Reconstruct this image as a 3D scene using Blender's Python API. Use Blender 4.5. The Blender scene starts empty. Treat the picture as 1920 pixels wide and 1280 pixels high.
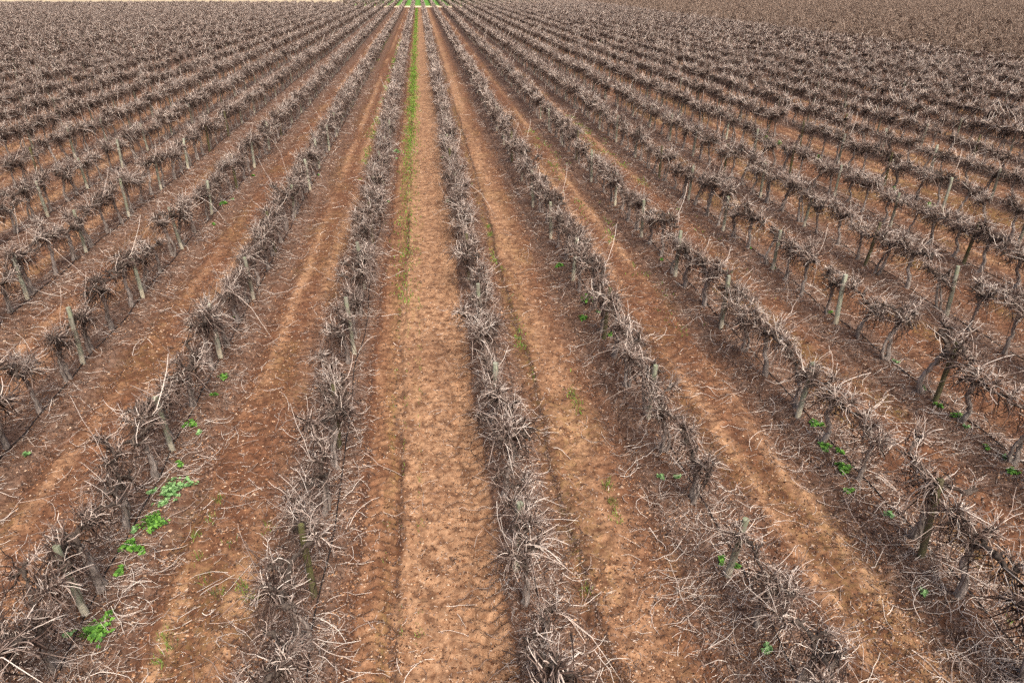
import bpy, math
import numpy as np
from mathutils import Matrix, Vector

RNG = np.random.default_rng(11)
SC = bpy.context.scene
COL = SC.collection
PI = math.pi
CAM_H, PITCH, YAW = 7.69, math.radians(27.9), math.radians(6.93)   # yaw: camera turned right of the rows
FPX = 1280.0                                                       # focal length in pixels of a 1920 px wide frame
X0, SP = 1.0, 3.0                                                  # first row right of the camera, row spacing
cp, sp_ = math.cos(PITCH), math.sin(PITCH)
cy, sy = math.cos(YAW), math.sin(YAW)


def ground_at(px, py):
    """where the flat ground lies under a point of the photograph (row coordinates, metres)"""
    u, v = (px - 960) / FPX, (py - 640) / FPX
    z = CAM_H / (sp_ + v * cp)
    X, D = u * z, z * (cp - v * sp_)
    return X * cy + D * sy, D * cy - X * sy


def in_frame(x, y, z, m=0.0):
    X, D = x * cy - y * sy, x * sy + y * cy
    h = CAM_H - z
    depth = D * cp + h * sp_
    v = (-D * sp_ + h * cp) / depth * FPX
    u = X / depth * FPX
    return (np.abs(u) < 960 + m) & (np.abs(v) < 640 + m) & (depth > 0)


# ------------------------------------------------------------------ noise
def vnoise(x, y, seed=0):
    xi, yi = np.floor(x).astype(np.int64), np.floor(y).astype(np.int64)
    fx, fy = x - xi, y - yi
    fx, fy = fx * fx * (3 - 2 * fx), fy * fy * (3 - 2 * fy)

    def h(a, b):
        n = (a * 374761393 + b * 668265263 + seed * 974634777) & 0xFFFFFFFF
        n = ((n ^ (n >> 13)) * 1274126177) & 0xFFFFFFFF
        n = ((n ^ (n >> 16)) * 2246822519) & 0xFFFFFFFF
        return ((n ^ (n >> 15)) & 0xFFFF) / 65535.0
    a = h(xi, yi) * (1 - fx) + h(xi + 1, yi) * fx
    b = h(xi, yi + 1) * (1 - fx) + h(xi + 1, yi + 1) * fx
    return a * (1 - fy) + b * fy


def g(d, s):
    return np.exp(-(d / s) ** 2)


def sstep(a, b, x):
    t = np.clip((x - a) / (b - a), 0, 1)
    return t * t * (3 - 2 * t)


# ------------------------------------------------------------------ ground relief
def relief(x, y):
    """height of the soil and the masks of what lies on it"""
    x = np.asarray(x, float); y = np.asarray(y, float)
    xm = x + 0.10 * (vnoise(x * 0 + np.floor((x - X0) / SP + .5), y * 0.35, 5) - .5)
    k = np.floor((xm - X0) / SP)                     # lane number: 0 is the lane right of row +1, -1 the wheel track
    r = xm - X0 - SP * k
    dr = np.minimum(r, SP - r)                       # distance to the nearest row
    q = r - SP / 2                                   # across the lane, 0 in the middle
    main = (k == -1)
    jit = vnoise(k * 7.3, y * 0.5, 9) - .5
    h = 0.06 * g(dr, 0.45)
    # ordinary lanes: two worn wheel lines and small ploughed ridges
    q1 = q + 0.08 * jit
    hl = -0.05 * g(q1 + .68, .17) - 0.05 * g(q1 - .68, .17) + 0.035 * g(q1 - .40, .13) + 0.03 * g(q1 + .42, .12)
    hl += 0.02 * g(q1 + .95, .07) - 0.045 * g(q1 - .98, .05) * (vnoise(k * 3.1, y * .3, 21) > .35)
    # main wheel track (q = 0 at x = -0.5)
    tl, tr = q + 0.63, q - 0.97
    a = np.abs(tl); b = np.abs(tr)
    fade = sstep(40, 15, y)
    lugl = (((y + 0.55 * a + .10 * vnoise(x / .5, y / .8, 37)) / 0.19) % 1.0)
    lugr = (((y - 0.5 * b + .12 * vnoise(x / .5, y / .8, 38)) / 0.20) % 1.0)
    wl = sstep(.30, .20, a) * (0.35 + .65 * vnoise(x * 3, y * 1.1, 31))
    wr = sstep(.30, .20, b) * (0.4 + .6 * vnoise(x * 3, y * 1.0, 33))
    hm = -0.035 * sstep(.36, .22, a) - 0.02 * sstep(.36, .22, b)
    hm += fade * wl * (0.085 * sstep(.15, .6, np.abs(lugl - .5) * 2 + .5 * (vnoise(x / .12, y / .12, 35) - .5)) - 0.03) + fade * wr * (0.10 * sstep(.15, .6, np.abs(lugr - .5) * 2 + .7 * (vnoise(x / .12, y / .12, 36) - .5)) - .035)
    hm += -0.025 * g(q + .345, .06) + 0.018 * g(q + .24, .08) + 0.02 * g(q + .95, .06)
    hm += 0.03 * g(q - 1.30, .10)
    h = h + np.where(main, hm, hl)
    near = sstep(90, 40, np.hypot(x, y))
    h += 0.05 * (vnoise(x / 1.7, y / 2.6, 1) - .5)
    lump = np.where(main, .55, 1.0)
    n3_ = vnoise(x / .11, y / .13, 3)
    h += near * lump * (0.045 * (vnoise(x / .33, y / .42, 2) - .5) + 0.045 * sstep(.5, 1, n3_) - 0.03 * sstep(.35, 0, vnoise(x / .2, y / .24, 7)))
    n5 = vnoise(x / .07, y / .07, 4)
    h += near * 0.016 * (n5 - .5)
    h = h * sstep(170, 60, np.abs(x))
    # masks
    n1 = vnoise(x / .55, y / .9, 41); n2 = vnoise(x / .2, y / .25, 42); n3 = vnoise(x / 2.5, y / 5.0, 43)
    e = dr + 0.28 * (n1 - .5) + 0.16 * (n2 - .5)
    litter = sstep(.95, .52, e)
    em = q + 0.12 * (n1 - .5) + .07 * (n2 - .5) + .16 * (vnoise(y * .22 + 7 * k, y * 0, 55) - .5) + .07 * (vnoise(y * .9 + 3 * k, y * 0, 56) - .5)
    lm = np.maximum(sstep(1.22, 1.30, em), sstep(-.98, -1.15, em))
    litter = np.where(main, lm, litter)
    patch = sstep(.55, .75, vnoise(x / .8, y / 1.6, 44)) * sstep(1.35, .6, e) * .7
    litter = np.maximum(litter, np.where(main, 0, patch))
    bright = np.where(main, sstep(-.42, -.25, em) * sstep(1.3, 1.15, em) * .95 + .35 * sstep(.3, .2, a),
                      np.where(k == 0, .1 + .95 * g(q1 + .12, .42) * (.45 + .55 * n3), .05 + .8 * (g(q1 + .30, .16) + g(q1 - .45, .20)) * sstep(.2, .7, n3)))
    bright = np.clip(bright * (.6 + .8 * n1), 0, 1)
    q1 = q1 + .18 * (vnoise(y * .25 + 5 * k, y * 0, 57) - .5) + .08 * (vnoise(y * 1.1, k, 58) - .5)
    dark = np.where(main, g(em + .345, .05) * .75 * vnoise(x / .15, y / .3, 50) + g(em + .95, .05) * .55,
                    .85 * g(q1 + .47 - .06 * (n1 - .5), .05) * (k == 0) + .5 * g(q1 + .72, .12) * n1 + .5 * g(q1 - .70, .12) * n2 + .6 * g(q1 - .98, .06))
    moss = np.where(main, .55 * g(em + .50, .10) * vnoise(x / .3, y / 1.3, 46) + .4 * g(em - .0, .06) * sstep(.5, .8, vnoise(x, y / .8, 47)) + .8 * g(em + .40, .25) * sstep(20, 32, y),
                    .6 * sstep(.5, .85, vnoise(x / .7, y / 1.8, 48)) * sstep(.5, .9, dr) * np.where(k >= 2, 1.0, .45))
    moss = np.where((k == 0), np.maximum(moss, .6 * g(em + .58, .10) * sstep(.45, .7, vnoise(x, y / 2., 49))), moss)
    return h, litter, bright, np.clip(dark, 0, 1), np.clip(moss, 0, 1)


def gh(x, y):
    return relief(x, y)[0]


# ------------------------------------------------------------------ mesh helpers
def mesh_from(name, V, F, mats, attrs=None, midx=None, smooth=True):
    """F: list of (n, 3) or (n, 4) index arrays; attrs: {name: (n_verts,) floats or (n_verts, 4) colours}"""
    me = bpy.data.meshes.new(name)
    V = np.ascontiguousarray(V, np.float32)
    me.vertices.add(len(V)); me.vertices.foreach_set('co', V.ravel())
    loops = np.concatenate([f.ravel() for f in F]).astype(np.int32) if F else np.zeros(0, np.int32)
    sizes = np.concatenate([np.full(len(f), f.shape[1]) for f in F]).astype(np.int32) if F else np.zeros(0, np.int32)
    me.loops.add(len(loops)); me.loops.foreach_set('vertex_index', loops)
    starts = np.concatenate([[0], np.cumsum(sizes)[:-1]]).astype(np.int32) if len(sizes) else sizes
    me.polygons.add(len(sizes)); me.polygons.foreach_set('loop_start', starts)
    try:
        me.polygons.foreach_set('loop_total', sizes)
    except Exception:
        pass
    for m in mats:
        me.materials.append(m)
    if midx is not None:
        me.polygons.foreach_set('material_index', np.asarray(midx, np.int32))
    me.polygons.foreach_set('use_smooth', np.full(len(sizes), smooth))
    for n, a in (attrs or {}).items():
        a = np.asarray(a)
        if a.ndim == 2:
            t = 'FLOAT_COLOR' if a.shape[1] == 4 else 'FLOAT_VECTOR'
            at = me.attributes.new(n, t, 'POINT')
            at.data.foreach_set('color' if t == 'FLOAT_COLOR' else 'vector', a.astype(np.float32).ravel())
        else:
            at = me.attributes.new(n, 'INT' if a.dtype.kind == 'i' else 'FLOAT', 'POINT')
            at.data.foreach_set('value', a.astype(np.int32 if a.dtype.kind == 'i' else np.float32))
    me.update(calc_edges=True)
    return me


def link(name, me, parent=None):
    o = bpy.data.objects.new(name, me)
    COL.objects.link(o)
    if parent:
        o.parent = parent
    return o


def tag(o, label=None, cat=None, group=None, kind=None):
    for k_, v_ in (('label', label), ('category', cat), ('group', group), ('kind', kind)):
        if v_:
            o[k_] = v_
    return o


def unit(a):
    return a / (np.linalg.norm(a, axis=-1, keepdims=True) + 1e-9)


def tubes(P, R, S, ridge=None):
    """P (N,K,3) paths, R (N,K) radii, S sides -> verts, quads; ridge (N,K,S) scales the radius"""
    N, K, _ = P.shape
    T = unit(np.gradient(P, axis=1))
    mean = unit(P[:, -1] - P[:, 0])
    ref = np.where(np.abs(mean[:, 2:3]) < .8, np.array([[0, 0, 1.]]), np.array([[1., 0, 0]]))
    n1 = unit(np.cross(T, ref[:, None, :])); n2 = np.cross(T, n1)
    an = np.arange(S) / S * 2 * PI
    rr = R[:, :, None] * (ridge if ridge is not None else 1.0) * np.ones((1, 1, S))
    V = P[:, :, None, :] + rr[..., None] * (np.cos(an)[None, None, :, None] * n1[:, :, None, :] + np.sin(an)[None, None, :, None] * n2[:, :, None, :])
    base = (np.arange(N) * K * S)[:, None, None]
    i = np.arange(K - 1)[None, :, None] * S; j = np.arange(S)[None, None, :]; j2 = (j + 1) % S
    F = np.stack(np.broadcast_arrays(base + i + j, base + i + j2, base + i + S + j2, base + i + S + j), -1).reshape(-1, 4)
    return V.reshape(-1, 3), F


class Acc:
    """collects tubes into one mesh"""
    def __init__(s):
        s.V, s.F, s.A, s.M, s.n = [], [], {}, [], 0

    def add(s, V, F, m=0, **attrs):
        s.V.append(V)
        s.F.append(F + s.n); s.M.append(np.full(len(F), m)); s.n += len(V)
        for k_, a in attrs.items():
            s.A.setdefault(k_, []).append(np.broadcast_to(a, (len(V),) + np.shape(a)[1:]) if np.ndim(a) else np.full(len(V), a))

    def build(s, name, mats):
        qs = [f for f in s.F if f.shape[1] == 4]; ts = [f for f in s.F if f.shape[1] == 3]
        mq = [m for f, m in zip(s.F, s.M) if f.shape[1] == 4]; mt = [m for f, m in zip(s.F, s.M) if f.shape[1] == 3]
        F = ([np.concatenate(qs)] if qs else []) + ([np.concatenate(ts)] if ts else [])
        return mesh_from(name, np.concatenate(s.V), F, mats, {k_: np.concatenate(a) for k_, a in s.A.items()}, np.concatenate(mq + mt))


# ------------------------------------------------------------------ materials
def new_mat(name):
    m = bpy.data.materials.new(name); m.use_nodes = True
    nt = m.node_tree
    for n in list(nt.nodes):
        nt.nodes.remove(n)
    out = nt.nodes.new('ShaderNodeOutputMaterial'); b = nt.nodes.new('ShaderNodeBsdfPrincipled')
    nt.links.new(b.outputs[0], out.inputs[0])
    b.inputs['Roughness'].default_value = .9
    b.inputs['Specular IOR Level'].default_value = .25
    return m, nt, b


def N(nt, t, **kw):
    n = nt.nodes.new(t)
    for k_, v_ in kw.items():
        if hasattr(n, k_):
            setattr(n, k_, v_)
        else:
            n.inputs[k_.replace('_', ' ')].default_value = v_
    return n


def attr(nt, name):
    return N(nt, 'ShaderNodeAttribute', attribute_name=name)


def noise(nt, scale, detail=4, rough=.55, vec=None, dist=0.0):
    n = N(nt, 'ShaderNodeTexNoise'); n.inputs['Scale'].default_value = scale; n.inputs['Detail'].default_value = detail
    n.inputs['Roughness'].default_value = rough; n.inputs['Distortion'].default_value = dist
    if vec is not None:
        nt.links.new(vec, n.inputs['Vector'])
    return n


def ramp(nt, fac, stops):
    n = N(nt, 'ShaderNodeValToRGB'); e = n.color_ramp.elements
    while len(e) < len(stops):
        e.new(.5)
    for q_, (p, c) in zip(e, stops):
        q_.position = p; q_.color = (*c, 1) if len(c) == 3 else c
    nt.links.new(fac, n.inputs[0])
    return n.outputs[0]


def mix(nt, fac, a, b, mode='MIX'):
    n = N(nt, 'ShaderNodeMix', data_type='RGBA', blend_type=mode)
    for s, v in ((n.inputs[0], fac), (n.inputs[6], a), (n.inputs[7], b)):
        if isinstance(v, (int, float)):
            s.default_value = v
        elif isinstance(v, tuple):
            s.default_value = (*v, 1)
        else:
            nt.links.new(v, s)
    return n.outputs[2]


def math_(nt, op, a, b=0.0, clamp=False):
    n = N(nt, 'ShaderNodeMath', operation=op, use_clamp=clamp)
    for s, v in ((n.inputs[0], a), (n.inputs[1], b)):
        if isinstance(v, (int, float)):
            s.default_value = v
        else:
            nt.links.new(v, s)
    return n.outputs[0]


def bump(nt, b, height, strength, dist):
    n = N(nt, 'ShaderNodeBump'); n.inputs['Strength'].default_value = strength; n.inputs['Distance'].default_value = dist
    nt.links.new(height, n.inputs['Height']); nt.links.new(n.outputs[0], b.inputs['Normal'])


def soil_material():
    m, nt, b = new_mat('red_soil')
    pos = N(nt, 'ShaderNodeNewGeometry').outputs['Position']
    ms = N(nt, 'ShaderNodeSeparateColor'); nt.links.new(attr(nt, 'masks').outputs['Color'], ms.inputs[0])
    moss = attr(nt, 'masks').outputs['Alpha']
    litter, bright, dark = ms.outputs[0], ms.outputs[1], ms.outputs[2]
    n_mid = noise(nt, 2.6, 6, .68, pos); n_f = noise(nt, 11, 5, .66, pos); n_ff = noise(nt, 34, 3, .7, pos)
    ct = ramp(nt, n_f.outputs[0], [(.30, (0,) * 3), (.66, (1,) * 3)])
    dry = mix(nt, ct, (.25, .122, .060), (.50, .305, .175))
    wet = mix(nt, ct, (.060, .026, .014), (.225, .102, .052))
    k_ = math_(nt, 'ADD', bright, math_(nt, 'MULTIPLY', math_(nt, 'SUBTRACT', n_mid.outputs[0], .5), 1.8), True)
    soil = mix(nt, k_, wet, dry)
    grey = mix(nt, ct, (.055, .031, .021), (.27, .178, .128))
    lf = math_(nt, 'MULTIPLY', litter, ramp(nt, n_mid.outputs[0], [(.3, (.35,) * 3), (.6, (.92,) * 3)]))
    c = mix(nt, lf, soil, grey)
    c = mix(nt, math_(nt, 'MULTIPLY', dark, ramp(nt, n_f.outputs[0], [(.35, (.95,) * 3), (.7, (.45,) * 3)])), c, (.045, .028, .022))
    gm = math_(nt, 'MULTIPLY', moss, ramp(nt, noise(nt, 9, 4, .7, pos).outputs[0], [(.42, (0,) * 3), (.62, (.85,) * 3)]))
    c = mix(nt, gm, c, (.21, .17, .035))
    # crumbs: dark pits between clods and pale fragments
    c = mix(nt, ramp(nt, n_ff.outputs[0], [(.27, (.7,) * 3), (.39, (0,) * 3)]), c, (.07, .034, .02))
    vo = N(nt, 'ShaderNodeTexVoronoi', feature='F1'); vo.inputs['Scale'].default_value = 22; nt.links.new(pos, vo.inputs['Vector'])
    sc = N(nt, 'ShaderNodeSeparateColor'); nt.links.new(vo.outputs['Color'], sc.inputs[0])
    chip = math_(nt, 'MULTIPLY', ramp(nt, vo.outputs['Distance'], [(.16, (1,) * 3), (.24, (0,) * 3)]), ramp(nt, sc.outputs[0], [(.93, (0,) * 3), (.95, (.6,) * 3)]))
    c = mix(nt, chip, c, (.60, .50, .40))
    c = mix(nt, ramp(nt, noise(nt, 4.5, 4, .65, pos, .6).outputs[0], [(.36, (.75,) * 3), (.55, (0,) * 3)]), c, (.085, .036, .018))
    # end of the block: beyond it a pale track and green ground
    sx = N(nt, 'ShaderNodeSeparateXYZ'); nt.links.new(pos, sx.inputs[0])
    nt.links.new(c, b.inputs['Base Color'])
    hgt = math_(nt, 'ADD', n_f.outputs[0], math_(nt, 'MULTIPLY', n_ff.outputs[0], .55))
    bump(nt, b, hgt, .6, .010)
    return m


def wood_material(name, c0, c1, sx=26, sz=3.0, green=None, foot=None, cracks=.5):
    m, nt, b = new_mat(name)
    tc = N(nt, 'ShaderNodeTexCoord').outputs['Object']
    mp = N(nt, 'ShaderNodeMapping'); nt.links.new(tc, mp.inputs[0]); mp.inputs['Scale'].default_value = (sx, sx, sz)
    oi = N(nt, 'ShaderNodeObjectInfo').outputs['Random']
    sh = N(nt, 'ShaderNodeVectorMath', operation='ADD'); nt.links.new(mp.outputs[0], sh.inputs[0])
    cx = N(nt, 'ShaderNodeCombineXYZ'); nt.links.new(math_(nt, 'MULTIPLY', oi, 37.0), cx.inputs[2]); nt.links.new(cx.outputs[0], sh.inputs[1])
    n1 = noise(nt, 1.0, 5, .65, sh.outputs[0], .4)
    c = ramp(nt, n1.outputs[0], [(.28, c0), (.46, tuple((p + q_) / 2 * .8 for p, q_ in zip(c0, c1))), (.72, c1)])
    if green:
        n2 = noise(nt, 7, 4, .6, tc)
        c = mix(nt, ramp(nt, n2.outputs[0], [(.40, (0,) * 3), (.62, (.8,) * 3)]), c, green)
    if foot:
        s = N(nt, 'ShaderNodeSeparateXYZ'); nt.links.new(tc, s.inputs[0])
        zz = math_(nt, 'ADD', s.outputs[2], math_(nt, 'MULTIPLY', n1.outputs[0], .10))
        c = mix(nt, ramp(nt, zz, [(.24, (.9,) * 3), (.30, (0,) * 3)]), c, foot)
    c = mix(nt, math_(nt, 'MULTIPLY', math_(nt, 'SUBTRACT', 1.0, oi), .35), c, (.10, .085, .07))
    nt.links.new(c, b.inputs['Base Color'])
    bump(nt, b, n1.outputs[0], 1.0, .02 * cracks * 2)
    return m


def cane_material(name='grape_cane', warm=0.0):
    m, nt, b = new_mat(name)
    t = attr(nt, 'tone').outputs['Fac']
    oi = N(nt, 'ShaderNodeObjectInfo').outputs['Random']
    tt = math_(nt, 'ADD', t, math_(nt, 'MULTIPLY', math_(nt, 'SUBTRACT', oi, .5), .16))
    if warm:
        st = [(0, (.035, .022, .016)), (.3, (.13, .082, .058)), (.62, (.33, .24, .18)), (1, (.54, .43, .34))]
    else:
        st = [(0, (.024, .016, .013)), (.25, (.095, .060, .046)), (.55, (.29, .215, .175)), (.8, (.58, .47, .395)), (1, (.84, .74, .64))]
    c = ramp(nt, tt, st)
    nt.links.new(c, b.inputs['Base Color'])
    return m


def leaf_material(name, a, b_, tr=.25):
    m, nt, b = new_mat(name)
    t = attr(nt, 'tone').outputs['Fac']
    nt.links.new(mix(nt, t, a, b_), b.inputs['Base Color'])
    b.inputs['Roughness'].default_value = .6
    return m


M_SOIL = soil_material()
M_BARK = wood_material('vine_bark', (.05, .037, .030), (.60, .51, .44), 30, 4.0)
M_OLD = wood_material('old_vine_wood', (.013, .009, .007), (.17, .13, .105), 34, 16.0)
M_CANE = cane_material()
M_CANE_W = cane_material('grape_cane_tan', 1.0)
M_POST = wood_material('weathered_post', (.15, .14, .10), (.46, .44, .36), 38, 2.2, green=(.27, .31, .19), foot=(.62, .57, .43), cracks=.25)
M_POST_MOSS = wood_material('mossy_post', (.05, .045, .02), (.20, .17, .09), 38, 2.2, green=(.11, .12, .03), cracks=.3)
M_POST_PALE = wood_material('pale_post', (.34, .33, .25), (.62, .60, .48), 38, 2.2, green=(.46, .52, .36), foot=(.70, .64, .46), cracks=.2)
M_WEED = leaf_material('weed_leaf', (.04, .12, .018), (.19, .41, .06))
M_WEED_PALE = leaf_material('mallow_leaf', (.08, .19, .05), (.30, .50, .20))
M_GRASS = leaf_material('grass_blade', (.08, .15, .02), (.21, .36, .055))
M_LEAF = leaf_material('dead_leaf', (.045, .022, .014), (.30, .20, .15))
M_HOSE, _nt, _b = new_mat('black_hose')
_b.inputs['Base Color'].default_value = (.012, .012, .013, 1); _b.inputs['Roughness'].default_value = .5
_nt.links.new(ramp(_nt, noise(_nt, 6, 3).outputs[0], [(.4, (.012, .012, .013)), (.75, (.05, .04, .035))]), _b.inputs['Base Color'])


# ------------------------------------------------------------------ grapevines
def canes(rng, starts, dirs, L, r0, droop, curl, K, tone0, rtip=.45):
    n = len(starts)
    t = np.linspace(0, 1, K)[None, :, None]
    side = unit(np.cross(dirs, rng.normal(size=(n, 3))))
    P = starts[:, None] + dirs[:, None] * L[:, None, None] * t
    P = P + side[:, None] * (curl * L)[:, None, None] * t ** 2
    P[..., 2] -= (droop * L)[:, None] * t[..., 0] ** 2
    kink = rng.normal(size=(n, K, 3)) * (.045 * L)[:, None, None]
    kink[:, 0] = 0
    P = P + np.cumsum(kink, 1) * .6
    R = r0[:, None] * (1 - (1 - rtip) * t[..., 0])
    tone = np.clip(tone0[:, None] + .22 * (t[..., 0] - .35), 0, 1)
    return P, R, tone


def add_canes(acc, P, R, tone, S, m):
    V, F = tubes(P, R, S)
    acc.add(V, F, m, tone=np.repeat(tone.reshape(-1), S).astype(float))
    # cut tips
    n, K, _ = P.shape
    if S == 3:
        b0 = (np.arange(n) * K + K - 1) * 3
        acc.F.append(np.stack([b0, b0 + 1, b0 + 2], 1) + acc.n - len(V)); acc.M.append(np.full(n, m))


def limb(rng, pts, rad, S, ridge_amp=.2, knob=.12, K=14):
    """one gnarled woody limb through the given points"""
    pts = np.array(pts, float); s = np.linspace(0, 1, len(pts)); t = np.linspace(0, 1, K)
    P = np.stack([np.interp(t, s, pts[:, i]) for i in range(3)], 1)
    for _ in range(2):
        P[1:-1] = (P[:-2] + 2 * P[1:-1] + P[2:]) / 4
    P[1:-1] += rng.normal(size=(K - 2, 3)) * np.array([.010, .010, .004])
    R = np.interp(t, np.linspace(0, 1, len(rad)), rad) * (1 + knob * rng.normal(size=K))
    ph = np.arange(S) / S * 2 * PI
    tw = rng.uniform(-3, 3)
    rid = 1 + ridge_amp * np.sin(3 * ph[None] + tw * t[:, None] + rng.uniform(0, 6)) * .6 + ridge_amp * .5 * np.sin(7 * ph[None] - tw * 1.5 * t[:, None]) + ridge_amp * .3 * rng.normal(size=(K, S))
    return P[None], R[None], rid[None]


def vine_parts(seed, lod=0, style='full'):
    """trunk, two cordon arms and the crown of canes of one old cordon vine (row runs along y)"""
    rng = np.random.default_rng(seed)
    S = (12, 6, 5)[lod]; K = (16, 7, 5)[lod]
    trunk, arms, crown = Acc(), [Acc(), Acc()], Acc()
    ang = rng.uniform(0, 6.28); lean = rng.uniform(.02, .16)
    hx, hy, hz = lean * math.cos(ang) * .7, lean * math.sin(ang), rng.uniform(.80, .97)
    wob = rng.normal(size=(3, 2)) * .05
    base = (0, 0, -.06)
    path = [base, (hx * .15 + wob[0, 0], hy * .15 + wob[0, 1], hz * .3), (hx * .5 + wob[1, 0], hy * .5 + wob[1, 1], hz * .62), (hx, hy, hz)]
    r = rng.uniform(.030, .043)
    P, R, rid = limb(rng, path, [r * 1.7, r * 1.15, r, r * .95, r * 1.25], S, .22, .07, K)
    V, F = tubes(P, R, S, rid); trunk.add(V, F)
    if rng.random() < .35:
        a2 = rng.uniform(0, 6.28)
        off = np.array([math.cos(a2) * .09, math.sin(a2) * .13])
        p2 = [(off[0], off[1], -.05), (off[0] * 1.1 + wob[1, 0], off[1] + wob[2, 1], .35), (hx + off[0] * .6, hy + off[1] * .6, .7), (hx, hy, hz)]
        P, R, rid = limb(rng, p2, [r * 1.1, r * .75, r * .7, r * .8], S, .22, .08, K)
        V, F = tubes(P, R, S, rid); trunk.add(V, F)
    if lod == 0:   # hanging strips of bark and dry shoots on the trunk
        n = 26
        st = np.stack([rng.normal(size=n) * .03 + hx * .5, rng.normal(size=n) * .03 + hy * .5, rng.uniform(.1, hz, n)], 1)
        d = unit(np.stack([rng.normal(size=n), rng.normal(size=n), rng.normal(size=n) - .9], 1))
        P, R, tn = canes(rng, st, d, rng.uniform(.06, .22, n), rng.uniform(.003, .006, n), rng.uniform(0, .5, n), rng.normal(size=n) * .4, 4, rng.uniform(.2, .7, n))
        V, F = tubes(P, R, 3); trunk.add(V, F)
    spurs = []
    weak = style == 'weak'
    for ai, sg in enumerate((-1, 1)):
        ln = rng.uniform(.46, .66) * (.55 if weak and ai == 0 else 1)
        up = rng.uniform(.08, .28)
        ap = [(hx, hy, hz - .03), (hx + rng.normal() * .05, hy + sg * ln * .22, hz + up * rng.uniform(.5, 1.1)), (rng.normal() * .07, sg * ln * .65, hz + up + rng.normal() * .05), (rng.normal() * .08, sg * ln, hz + up + rng.normal() * .08)]
        P, R, rid = limb(rng, ap, [r * .98, r * .8, r * .68, r * .45], max(5, S - 2), .25, .2, K)
        V, F = tubes(P, R, max(5, S - 2), rid); arms[ai].add(V, F)
        ns = 4 if not weak else 2
        for q_ in range(ns):
            f = (q_ + rng.uniform(.15, 1.0)) / ns
            c = P[0][min(K - 1, int(f * (K - 1) + .5))]
            # old gnarled spur head that splits into short dark stubs
            d = unit(np.array([rng.normal() * .7, rng.normal() * .5, rng.uniform(.0, 1.0)]))
            e = c + d * rng.uniform(.06, .20)
            if lod < 2:
                PP, RR, rr = limb(rng, [c, (c + e) / 2 + rng.normal(size=3) * .02, e], [.032, .026, .036], 7, .25, .22, 5)
                V, F = tubes(PP, RR, 7, rr); arms[ai].add(V, F)
            w = rng.choice([.35, .8, 1.2, 2.0])
            for _ in range(4):
                d2 = unit(d * .5 + rng.normal(size=3) * np.array([.75, .6, .55]) + np.array([0, 0, .18]))
                e2 = e + d2 * rng.uniform(.06, .20)
                if lod < 2:
                    PP, RR, rr = limb(rng, [e, (e + e2) / 2 + rng.normal(size=3) * .018, e2], [.024, .018, .015], 5, .2, .2, 4)
                    V, F = tubes(PP, RR, 5, rr); arms[ai].add(V, F)
                spurs.append((e, e2, d2, w))
    # crown: young canes from the stubs
    ncn = (9.5, 7.5, 3.8)[lod]; rs = (1.0, 1.5, 2.6)[lod]; KK = (6, 4, 3)[lod]
    st, di, Ls, r0, dr_, cu, tn = [], [], [], [], [], [], []
    for e, e2, d0, w in spurs:
        n = max(2, int(ncn * w * rng.uniform(.6, 1.4)))
        d = unit(d0[None] * rng.uniform(.2, 1.1, (n, 1)) + rng.normal(size=(n, 3)) * np.array([.62, .55, .5]) + np.array([0, 0, .25]))
        f = rng.uniform(.2, 1.05, (n, 1))
        di.append(d); st.append(e + (e2 - e) * f + rng.normal(size=(n, 3)) * .012)
        l = np.clip(rng.lognormal(math.log(.19), .55, n), .04, .70)
        Ls.append(l); r0.append(rng.uniform(.0048, .0095, n) * rs)
        dr_.append(np.where(rng.random(n) < .35, rng.uniform(.3, 1.1, n), rng.uniform(-.25, .25, n)))
        cu.append(rng.normal(size=n) * .6)
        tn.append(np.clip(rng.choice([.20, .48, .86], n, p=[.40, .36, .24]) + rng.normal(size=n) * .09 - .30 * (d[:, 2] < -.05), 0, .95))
    cat = np.concatenate
    st, di, Ls, r0, dr_, cu, tn = cat(st), cat(di), cat(Ls), cat(r0), cat(dr_), cat(cu), cat(tn)
    P, R, T = canes(rng, st, di, Ls, r0, dr_, cu, KK, tn)
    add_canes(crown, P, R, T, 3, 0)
    if lod < 2:     # side twigs
        n2 = int(len(st) * (.8 if lod == 0 else .4))
        idx = rng.integers(0, len(st), n2); kk = rng.integers(1, KK - 1, n2)
        s2 = P[idx, kk]; d2 = unit(di[idx] + rng.normal(size=(n2, 3)) * .8)
        P2, R2, T2 = canes(rng, s2, d2, rng.uniform(.05, .22, n2), rng.uniform(.0032, .0055, n2) * rs, rng.uniform(-.1, .5, n2), rng.normal(size=n2) * .5, max(3, KK - 1), np.clip(tn[idx] + .05, 0, .95))
        add_canes(crown, P2, R2, T2, 3, 0)
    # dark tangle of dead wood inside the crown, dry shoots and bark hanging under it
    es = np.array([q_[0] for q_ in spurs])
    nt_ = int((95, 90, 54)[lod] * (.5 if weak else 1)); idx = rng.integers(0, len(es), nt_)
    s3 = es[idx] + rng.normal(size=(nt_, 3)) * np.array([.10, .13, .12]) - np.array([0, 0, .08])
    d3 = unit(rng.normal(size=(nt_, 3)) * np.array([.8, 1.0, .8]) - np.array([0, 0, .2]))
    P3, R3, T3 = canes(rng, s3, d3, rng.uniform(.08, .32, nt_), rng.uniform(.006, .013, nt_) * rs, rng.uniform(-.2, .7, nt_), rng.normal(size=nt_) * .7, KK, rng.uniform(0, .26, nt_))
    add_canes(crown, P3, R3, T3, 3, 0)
    nh = int((36, 58, 44)[lod] * (.6 if weak else 1))
    idx = rng.integers(0, len(es), nh)
    d4 = unit(np.stack([rng.normal(size=nh) * .5, rng.normal(size=nh) * .5, -np.abs(rng.normal(size=nh)) - .35], 1))
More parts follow.
